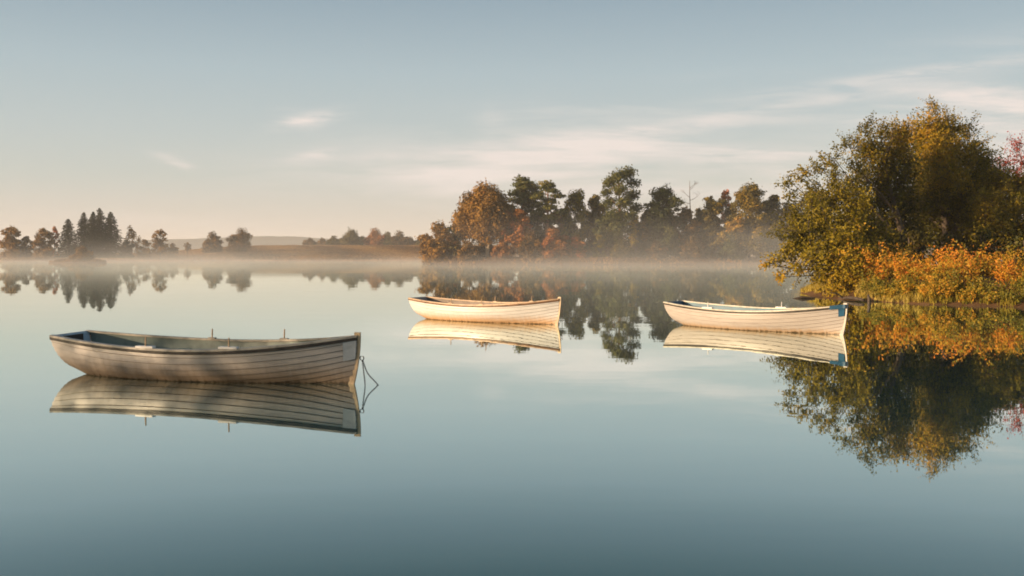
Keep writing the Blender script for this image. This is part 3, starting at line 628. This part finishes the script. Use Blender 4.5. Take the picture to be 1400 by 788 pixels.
M['black_board'] = paint('black_board', (.02, .02, .022), .5, .2, 6)
M['chain'] = paint('chain', (.05, .04, .035), .5, .3, 20)
M['stem_wood'] = paint('stem_wood', (.50, .38, .24), .5, .2, 6, .15)

def rowing_boat(label, bow_px, head, roll, P):
    Bw = on_water(*bow_px); ca, sa = math.cos(R(head)), math.sin(R(head))
    off = LB / 2 - .05
    org = Bw - np.array([ca, -sa, 0]) * off
    root = empty('rowing_boat', org, (R(roll), 0, -R(head))); tag(root, label, 'boat', 'rowing boats moored on the lake')
    NS, K = 64, 10
    ts = np.concatenate([np.linspace(0, .12, 12)[:-1], np.linspace(.12, .85, 36)[:-1], np.linspace(.85, 1, 18)])
    H = Acc()
    for s in (-1, 1):
        mir = np.array([1, s, 1])
        prev = None
        for k in range(K):
            fr = np.array([1, .66, .33, .12, 0]); us = (k + 1 - fr) / K
            lap = .019 * np.clip((1 - ts) / .12 + .35, 0, 1)
            V = np.stack([hull_pt(ts, u, lap * f + .001) for u, f in zip(us, fr)], 1) * mir
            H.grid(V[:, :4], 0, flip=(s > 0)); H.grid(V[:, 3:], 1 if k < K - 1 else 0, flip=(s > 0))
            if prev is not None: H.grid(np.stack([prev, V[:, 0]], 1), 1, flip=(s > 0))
            prev = V[:, -1]
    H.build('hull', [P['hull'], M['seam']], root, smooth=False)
    I_ = Acc()
    for s in (-1, 1):
        V = np.stack([hull_pt(ts[1:-1], u, -.022) for u in np.linspace(.05, 1, 14)], 1); V[..., 1] = np.maximum(V[..., 1], .0)
        I_.grid(V * np.array([1, s, 1]), 0, flip=(s < 0))
    I_.build('inner_lining', P['inner'], root, smooth=True)
    # transom: one board cut to the end section
    A = Acc(); us = np.linspace(0, 1, 15); E_ = hull_pt(0.0, us)
    ring = np.concatenate([E_ * np.array([1, -1, 1]), E_[::-1]]); ring[:, 2] += .012 * (ring[:, 2] > .6)
    n = len(ring); th = np.array([.035, 0, 0]); back = ring - th * .15; front = ring + th
    mid_b = np.stack([back[:15], back[:14:-1]], 1); mid_f = np.stack([front[:15], front[:14:-1]], 1)
    A.grid(mid_b, 0); A.grid(mid_f, 1, flip=True)
    A.grid(np.stack([np.vstack([back, back[:1]]), np.vstack([front, front[:1]])], 1), 0)
    tr = A.build('transom', [P['hull'], P['transom_in']], root)
    if P.get('pad'):
        A = Acc(); A.box((hull_pt(0., 1.)[0] + .095, -.02, .535), (.045, .42, .17)); pd = A.build('motor_pad', M['black_board'], tr); pd.rotation_euler = (0, 0, 0)
    # rails
    tt = np.concatenate([np.linspace(0, .9, 40), np.linspace(.915, 1, 10)])
    G = Acc(); Rb = Acc()
    for s in (-1, 1):
        e = hull_pt(tt, 1.0); x, y, z = e[:, 0], e[:, 1], e[:, 2]
        iy = np.maximum(y - .055, .004); oy = y + .034
        G.sweep(np.stack([np.stack([x, s * iy, z - .012], 1), np.stack([x, s * oy, z - .012], 1), np.stack([x, s * (oy - .006), z + .018], 1), np.stack([x, s * iy, z + .02], 1)], 1)[::1 if s > 0 else -1])
        e2 = hull_pt(tt, .965); y2 = e2[:, 1]
        Rb.sweep(np.stack([np.stack([x, s * (y - .004), z - .014], 1), np.stack([x, s * (y + .030), z - .014], 1), np.stack([x, s * (y + .026), z - .058], 1), np.stack([x, s * (y - .012), z - .062], 1)], 1)[::1 if s > 0 else -1])
    G.build('gunwale', P['gunwale'], root); Rb.build('rubbing_strake', P['rub'], root)
    # keel with its deadwood aft
    A = Acc(); tk = np.linspace(.083, .97, 20); xk = tk * LB - LB / 2; kz = keel(tk)
    A.sweep(np.stack([np.stack([xk, 0 * xk - .018, kz + .05], 1), np.stack([xk, 0 * xk - .018, kz - .05 - .14 * np.exp(-(tk / .3) ** 2)], 1), np.stack([xk, 0 * xk + .018, kz - .05 - .14 * np.exp(-(tk / .3) ** 2)], 1), np.stack([xk, 0 * xk + .018, kz + .05], 1)], 1))
    A.build('keel', P['hull'], root)
    # stem post
    A = Acc(); zz = np.linspace(-.12, .79, 14); f = np.clip((.73 - zz) / .72, 0, 1.3)
    sx = LB / 2 - .11 * f ** 1.8
    A.sweep(np.stack([np.stack([sx - .05, -.022 + 0 * zz, zz], 1), np.stack([sx + .045, -.014 + 0 * zz, zz], 1), np.stack([sx + .045, .014 + 0 * zz, zz], 1), np.stack([sx - .05, .022 + 0 * zz, zz], 1)], 1))
    A.build('stem', P['stem'], root)
    A = Acc(); t4 = np.linspace(.90, .99, 6); e = hull_pt(t4, 1.0); up = np.array([0, 0, .012])
    top = np.stack([e * np.array([1, -1, 1]) + up, e + up], 1); A.grid(top)
    A.build('breasthook', P.get('bow_cap') or P['gunwale'], root)
    if P.get('bow_plate'):
        A = Acc(); t5 = np.linspace(P['bow_t'], 1.0, 7); u5 = np.linspace(P['bow_u'], .985, 6)
        for s in (-1, 1): A.grid(np.stack([hull_pt(t5, u, .026) for u in u5], 1) * np.array([1, s, 1]), 0, flip=(s > 0))
        A.build('bow_plate', P['bow_plate'], root, smooth=True)
    if P.get('bow_cap'):
        A = Acc(); t6 = np.linspace(.945, 1.004, 7)
        for s in (-1, 1):
            e = hull_pt(np.minimum(t6, 1), 1.0); x = e[:, 0] + (t6 > 1) * .03; y = e[:, 1]; z = e[:, 2]; iy = np.maximum(y - .06, .003)
            A.sweep(np.stack([np.stack([x, s * iy, z - .066], 1), np.stack([x, s * (y + .04), z - .066], 1), np.stack([x, s * (y + .04), z + .026], 1), np.stack([x, s * iy, z + .028], 1)], 1)[::1 if s > 0 else -1])
        A.build('bow_cap', P['bow_cap'], root)
    # inside: sole boards and seats
    def inner_half(xl, z):
        t = (xl + LB / 2) / LB; us = np.linspace(.05, 1, 60); q = hull_pt(np.full(60, t), us, -.024); return float(np.interp(z, q[:, 2], q[:, 1]))
    A = Acc(); xs = np.linspace(-LB / 2 + .5, LB / 2 - .45, 22)
    hw = np.array([max(.03, inner_half(x, .07) - .004) for x in xs]); A.grid(np.stack([np.stack([xs, -hw, 0 * xs + .07], 1), np.stack([xs, hw, 0 * xs + .07], 1)], 1)); A.build('sole_board', P['inner'], root)
    for (x0, x1, z, mm) in ((-2.45, -2.0, .36, P['seat']), (-1.05, -.80, .36, P['seat']), (.02, .27, .36, P['seat']), (1.10, 1.34, .38, P['seat'])):
        A = Acc(); xs = np.linspace(x0, x1, 5); w = np.array([inner_half(x, z) - .006 for x in xs])
        V = np.stack([np.stack([xs, -w, 0 * xs + z], 1), np.stack([xs, w, 0 * xs + z], 1), np.stack([xs, w, 0 * xs + z - .032], 1), np.stack([xs, -w, 0 * xs + z - .032], 1)], 1)
        A.sweep(V); A.build('thwart', mm, root)
    for (xl, s, padded) in P['pins']:
        t = (xl + LB / 2) / LB; y, z = float(halfb(t)), float(sheer(t)); z2 = z + .02
        if padded:
            A = Acc(); A.box((xl, s * (y - .02), z + .033), (.32, .085, .030)); blk = A.build('rowlock_block', M['white_pad'], root)
        else:
            A = Acc(); A.box((xl, s * (y - .02), z + .029), (.14, .06, .020)); blk = A.build('rowlock_block', P['gunwale'], root)
        A = Acc(); A.tube([(xl, s * (y - .02), z + .02), (xl + .004, s * (y - .02), z + .12), (xl + .008, s * (y - .02), z + .185)], [.012, .012, .010], 8); A.build('thole_pin', P['pin'], blk)
    A = Acc(); a_ = np.linspace(0, 2 * np.pi, 13); A.tube(np.stack([LB / 2 + .045 + .032 * np.cos(a_) + .02, 0 * a_, .40 + .032 * np.sin(a_)], 1), .008, 5, cap=False)
    A.build('mooring_ring', M['chain'], root)
    return root
def chain(label, boat, drops, size=.034):
    A = Acc(); Wm = boat.matrix_basis
    for drop in drops:
        Pn = np.array(drop, float); s = np.linspace(0, len(Pn) - 1, 200); Q = np.stack([cr(s, range(len(Pn)), Pn[:, i]) for i in range(3)], 1)
        d = np.concatenate([[0], np.cumsum(np.linalg.norm(np.diff(Q, axis=0), axis=1))]); n = int(d[-1] / (size * .78))
        for k in range(n):
            x = (k + .5) / n * d[-1]; c = np.array([np.interp(x, d, Q[:, i]) for i in range(3)]); c2 = np.array([np.interp(min(x + .01, d[-1]), d, Q[:, i]) for i in range(3)]); c1 = np.array([np.interp(max(x - .01, 0), d, Q[:, i]) for i in range(3)])
            T = unit(c2 - c1); U = unit(np.cross(T, np.array([.3, 1, .2]))); W = np.cross(T, U); S_ = U if k % 2 else W
            a_ = np.linspace(0, 2 * np.pi, 9); A.tube(c + np.outer(np.cos(a_), T) * size * .5 + np.outer(np.sin(a_), S_) * size * .3, size * .12, 4, cap=False)
    import mathutils
    mw = mathutils.Matrix.LocRotScale(boat.location, boat.rotation_euler, None)
    for i, v in enumerate(A.v): A.v[i] = np.array([list(mw @ mathutils.Vector(p)) for p in v])
    return tag(A.build('mooring_chain', M['chain'], smooth=True), label, 'chain', 'mooring chains at the bows')

HB = LB / 2
b1 = rowing_boat('nearest rowing boat, clinker built in greyed cream with teal inside and a dark rubbing strake', (486, 525.5), 18.8, 1.4, dict(
    hull=hull_paint('hull_cream_worn', (.43, .405, .375), (.13, .082, .036), .46, 1), inner=paint('teal_inner', (.115, .16, .145), .5, .15, 4), transom_in=M['light_blue'], gunwale=paint('weathered_rail', (.36, .33, .27), .5, .2, 6),
    rub=M['dark_rail'], stem=M['stem_wood'], seat=paint('teal_seat', (.20, .27, .24), .5, .15, 5), bow_plate=M['pale_metal'], bow_t=.967, bow_u=.60, pin=M['pin_wood'], pad=True,
    pins=[(-.58, -1, True), (.89, -1, True), (-.41, 1, False), (1.04, 1, False)]))
chain('rusty mooring chain hanging from the bow of the nearest boat into the water', b1, [[(HB + .07, 0, .37), (HB + .12, -.05, .18), (HB + .16, -.10, .06), (HB + .18, -.10, -.25)], [(HB + .075, 0, .37), (HB + .15, .02, .17), (HB + .30, .02, .02), (HB + .36, .02, -.08), (HB + .44, .02, -.4)]])
b2 = rowing_boat('farthest rowing boat, bright white in the sun with an ochre stained bottom and wooden rails', (763.5, 444.3), 37.5, .8, dict(
    hull=hull_paint('hull_white', (.56, .55, .53), (.46, .24, .07), .30, 5), inner=paint('brown_inner', (.20, .16, .13), .6, .2, 4), transom_in=paint('grey_transom', (.25, .24, .24), .5), gunwale=paint('tan_rail', (.48, .34, .22), .5, .2, 6),
    rub=M['brown_rail'], stem=M['stem_wood'], seat=paint('brown_seat', (.38, .30, .22), .6, .15, 5), pin=M['pin_wood'],
    pins=[(-.72, -1, False), (.45, -1, False), (-.2, 1, False), (1.3, 1, False)]))
chain('short mooring chain at the bow of the farthest bright white boat', b2, [[(HB + .07, 0, .37), (HB + .10, -.03, .15), (HB + .10, -.05, -.25)]])
b3 = rowing_boat('rowing boat near the bank, cream with a blue bow cap and blue interior', (1154, 458.2), 49, .8, dict(
    hull=hull_paint('hull_cream', (.375, .345, .315), (.38, .25, .13), .16, 9), inner=paint('blue_inner', (.05, .14, .20), .5, .15, 4), transom_in=M['blue_paint'], gunwale=paint('grey_rail', (.50, .47, .38), .45, .15, 6),
    rub=M['dark_rail'], stem=paint('cream_stem', (.46, .42, .37), .5, .12, 6), seat=paint('pale_seat', (.40, .40, .34), .5, .15, 5), bow_cap=M['blue_paint'], bow_plate=M['blue_paint'], bow_t=.976, bow_u=.70, pin=M['white_pad'],
    pins=[(-.95, -1, True), (.40, 1, True)]))
chain('short mooring chain at the blue capped bow of the boat near the bank', b3, [[(HB + .07, 0, .37), (HB + .10, -.03, .15), (HB + .10, -.05, -.25)]])

# ------------------------------------------------------------------ air
SUN_AZ, SUN_EL = R(-111), R(8.5)
m, nt = new_mat('haze_air'); b = NB(nt); p = b.n('ShaderNodeVolumePrincipled'); p.inputs['Color'].default_value = (.93, .92, .90, 1); p.inputs['Density'].default_value = .00022; p.inputs['Anisotropy'].default_value = 0.0
o = b.n('ShaderNodeOutputMaterial'); b.l(p.outputs[0], o.inputs['Volume'])
A = Acc(); A.box((0, 1500, 38.5), (8400, 6000, 83)); tag(A.build('haze', m), kind='stuff')
m, nt = new_mat('lake_mist'); b = NB(nt); p = b.n('ShaderNodeVolumePrincipled'); p.inputs['Color'].default_value = (.95, .94, .92, 1)
pos = b.n('ShaderNodeNewGeometry').outputs['Position']; sp = b.n('ShaderNodeSeparateXYZ'); b.l(pos, sp.inputs[0])
nz = b.noise(b.mapv(pos, (.016, .012, .10)), 1.0, 3, .55)
right = b.math('MULTIPLY', b.smooth(sp.outputs['X'], -12, 30), b.math('SUBTRACT', 1.0, b.smooth(sp.outputs['X'], 75, 110)))
top = b.math('ADD', b.math('MULTIPLY_ADD', b.smooth(nz, .42, .72), 2.6, .38), b.math('MULTIPLY', right, b.math('MULTIPLY', b.smooth(nz, .34, .64), 2.4)))
fall = b.math('EXPONENT', b.math('MULTIPLY', b.math('DIVIDE', sp.outputs['Z'], top), -1.0))
dn = b.math('MULTIPLY', fall, b.math('MULTIPLY', b.smooth(sp.outputs['Y'], 45, 120), b.math('SUBTRACT', 1.0, b.smooth(sp.outputs['Z'], 4.5, 7.5))))
dn = b.math('MULTIPLY', dn, b.math('SUBTRACT', 1.0, b.math('MULTIPLY', b.math('MULTIPLY', b.smooth(sp.outputs['X'], -185, -150), b.smooth(sp.outputs['Y'], 330, 390)), .75)))
b.l(b.math('MULTIPLY', dn, b.math('MULTIPLY_ADD', b.smooth(sp.outputs['X'], -60, 0), .0004, .0056)), p.inputs['Density'])
o = b.n('ShaderNodeOutputMaterial'); b.l(p.outputs[0], o.inputs['Volume'])
try: m.cycles.volume_step_rate = 1.0
except Exception: pass
A = Acc(); A.box((-60, 235, 3.9), (620, 364, 7.7)); tag(A.build('mist', m), kind='stuff')

# ------------------------------------------------------------------ sky and sun
w = bpy.data.worlds.new('World'); SC.world = w; w.use_nodes = True; nt = w.node_tree; nt.nodes.clear(); b = NB(nt)
sk = b.n('ShaderNodeTexSky', sky_type='NISHITA'); sk.sun_disc = False; sk.sun_elevation = SUN_EL; sk.sun_rotation = SUN_AZ; sk.altitude = 60; sk.air_density = 1.0; sk.dust_density = 2.2; sk.ozone_density = 1.0
EXPO = 1.0; K_ = 2.0 ** -EXPO / .1
dirv = b.n('ShaderNodeTexCoord').outputs['Generated']; sp = b.n('ShaderNodeSeparateXYZ'); b.l(dirv, sp.inputs[0])
col = lambda r, g_, b_: (r * K_, g_ * K_, b_ * K_)
air = b.ramp(b.math('MULTIPLY', sp.outputs['Z'], 1.0), [(0, col(.75, .665, .585)), (.035, col(.68, .64, .58)), (.075, col(.56, .60, .57)), (.115, col(.515, .58, .585)), (.18, col(.425, .525, .57)), (.255, col(.28, .385, .46)), (.5, col(.20, .28, .36)), (1, col(.12, .18, .26))])
# blend of the clear sky with the milky air of an autumn morning
front = b.smooth(sp.outputs['Y'], -.5, .35)
sky = b.mix(b.math('MULTIPLY_ADD', front, .55, .35), sk.outputs[0], air)
yy = b.math('MAXIMUM', sp.outputs['Y'], .05); u = b.math('DIVIDE', sp.outputs['X'], yy); v = b.math('DIVIDE', sp.outputs['Z'], yy)
cb = b.n('ShaderNodeCombineXYZ'); b.l(u, cb.inputs[0]); b.l(v, cb.inputs[1])
uv = cb.outputs[0]; ahead = b.smooth(sp.outputs['Y'], .05, .2)
sheet = b.noise(b.mapv(uv, (2.2, 20, 1), rot=(0, 0, R(5))), 1.3, 7, .62, .4)
sheet2 = b.noise(b.mapv(uv, (1.2, 7, 1), rot=(0, 0, R(-7)), loc=(3, 1, 0)), 1.6, 5, .6)
edge_up = b.math('MULTIPLY_ADD', u, .14, .125)
band = b.math('SUBTRACT', 1.0, b.smooth(b.math('SUBTRACT', v, edge_up), -.045, .05))
dens = b.math('MULTIPLY', b.smooth(b.math('ADD', b.math('MULTIPLY', sheet, .55), b.math('MULTIPLY', sheet2, .45)), .44, .66), band)
dens = b.math('MULTIPLY', dens, b.math('MULTIPLY_ADD', b.smooth(u, -.32, .12), 1.0, .36))
def wisp(px_, py_, aw, ah, rot, k):
    u0, v0 = (px_ - 700) / F, (350 - py_) / F; c_, s_ = math.cos(rot), math.sin(rot)
    du = b.math('SUBTRACT', u, u0); dv = b.math('SUBTRACT', v, v0)
    a1 = b.math('DIVIDE', b.math('ADD', b.math('MULTIPLY', du, c_), b.math('MULTIPLY', dv, s_)), aw / F)
    a2 = b.math('DIVIDE', b.math('SUBTRACT', b.math('MULTIPLY', dv, c_), b.math('MULTIPLY', du, s_)), ah / F)
    r2 = b.math('ADD', b.math('MULTIPLY', a1, a1), b.math('MULTIPLY', a2, a2))
    nz_ = b.noise(b.mapv(uv, (7, 55, 1), rot=(0, 0, -rot)), 1.5, 6, .62, .5)
    return b.math('MULTIPLY', b.math('EXPONENT', b.math('MULTIPLY', r2, -1.0)), b.math('MULTIPLY', b.smooth(nz_, .30, .62), k))
for wsp in ((422, 164, 42, 9, R(10), 1.0), (405, 166, 26, 12, R(-12), .5), (880, 180, 270, 9, R(5), .6), (1060, 148, 230, 9, R(9), .6), (1260, 100, 230, 9, R(8), .6), (760, 204, 190, 10, R(3), .6), (1010, 214, 280, 12, R(2), .55), (620, 236, 240, 10, R(1), .45), (1330, 160, 190, 16, R(6), .6), (700, 262, 330, 12, R(0), .4), (240, 222, 26, 6, R(-20), .8), (432, 212, 34, 8, R(8), .6), (672, 170, 22, 22, R(-45), .25)):
    dens = b.math('ADD', dens, wisp(*wsp))
sky = b.mix(b.math('MULTIPLY', b.math('MINIMUM', dens, 1.0), b.math('MULTIPLY', ahead, .9)), sky, (*col(.88, .785, .735), 1))
bg = b.n('ShaderNodeBackground'); b.l(sky, bg.inputs[0]); bg.inputs[1].default_value = .1
ow = b.n('ShaderNodeOutputWorld'); b.l(bg.outputs[0], ow.inputs[0])
sl = bpy.data.lights.new('sun', 'SUN'); sl.energy = 4.5; sl.color = (1, .71, .45); sl.angle = R(.6)
so = bpy.data.objects.new('sun', sl); COL.objects.link(so)
import mathutils
sd_ = mathutils.Vector((math.sin(SUN_AZ) * math.cos(SUN_EL), math.cos(SUN_AZ) * math.cos(SUN_EL), math.sin(SUN_EL)))
so.rotation_euler = sd_.to_track_quat('Z', 'Y').to_euler(); so.location = (-40, -30, 30)

# ------------------------------------------------------------------ camera and render settings
cd = bpy.data.cameras.new('camera'); co = bpy.data.objects.new('camera', cd); COL.objects.link(co); SC.camera = co
co.location = (0, 0, CZ); co.rotation_euler = (R(90), 0, 0); cd.sensor_width = 36; cd.lens = 36 * F / 1400; cd.shift_y = -(394 - HY) / 1400
cd.clip_start = .1; cd.clip_end = 20000
SC.render.engine = 'CYCLES'; cy = SC.cycles
cy.use_denoising = True; cy.filter_width = 1.8; cy.max_bounces = 8; cy.diffuse_bounces = 3; cy.glossy_bounces = 4; cy.transmission_bounces = 3; cy.volume_bounces = 1; cy.transparent_max_bounces = 8
cy.caustics_reflective = False; cy.caustics_refractive = False; cy.sample_clamp_indirect = 4.0
vs = SC.view_settings; vs.view_transform = 'Standard'; vs.look = 'None'; vs.gamma = 1; vs.exposure = EXPO; vs.use_curve_mapping = False
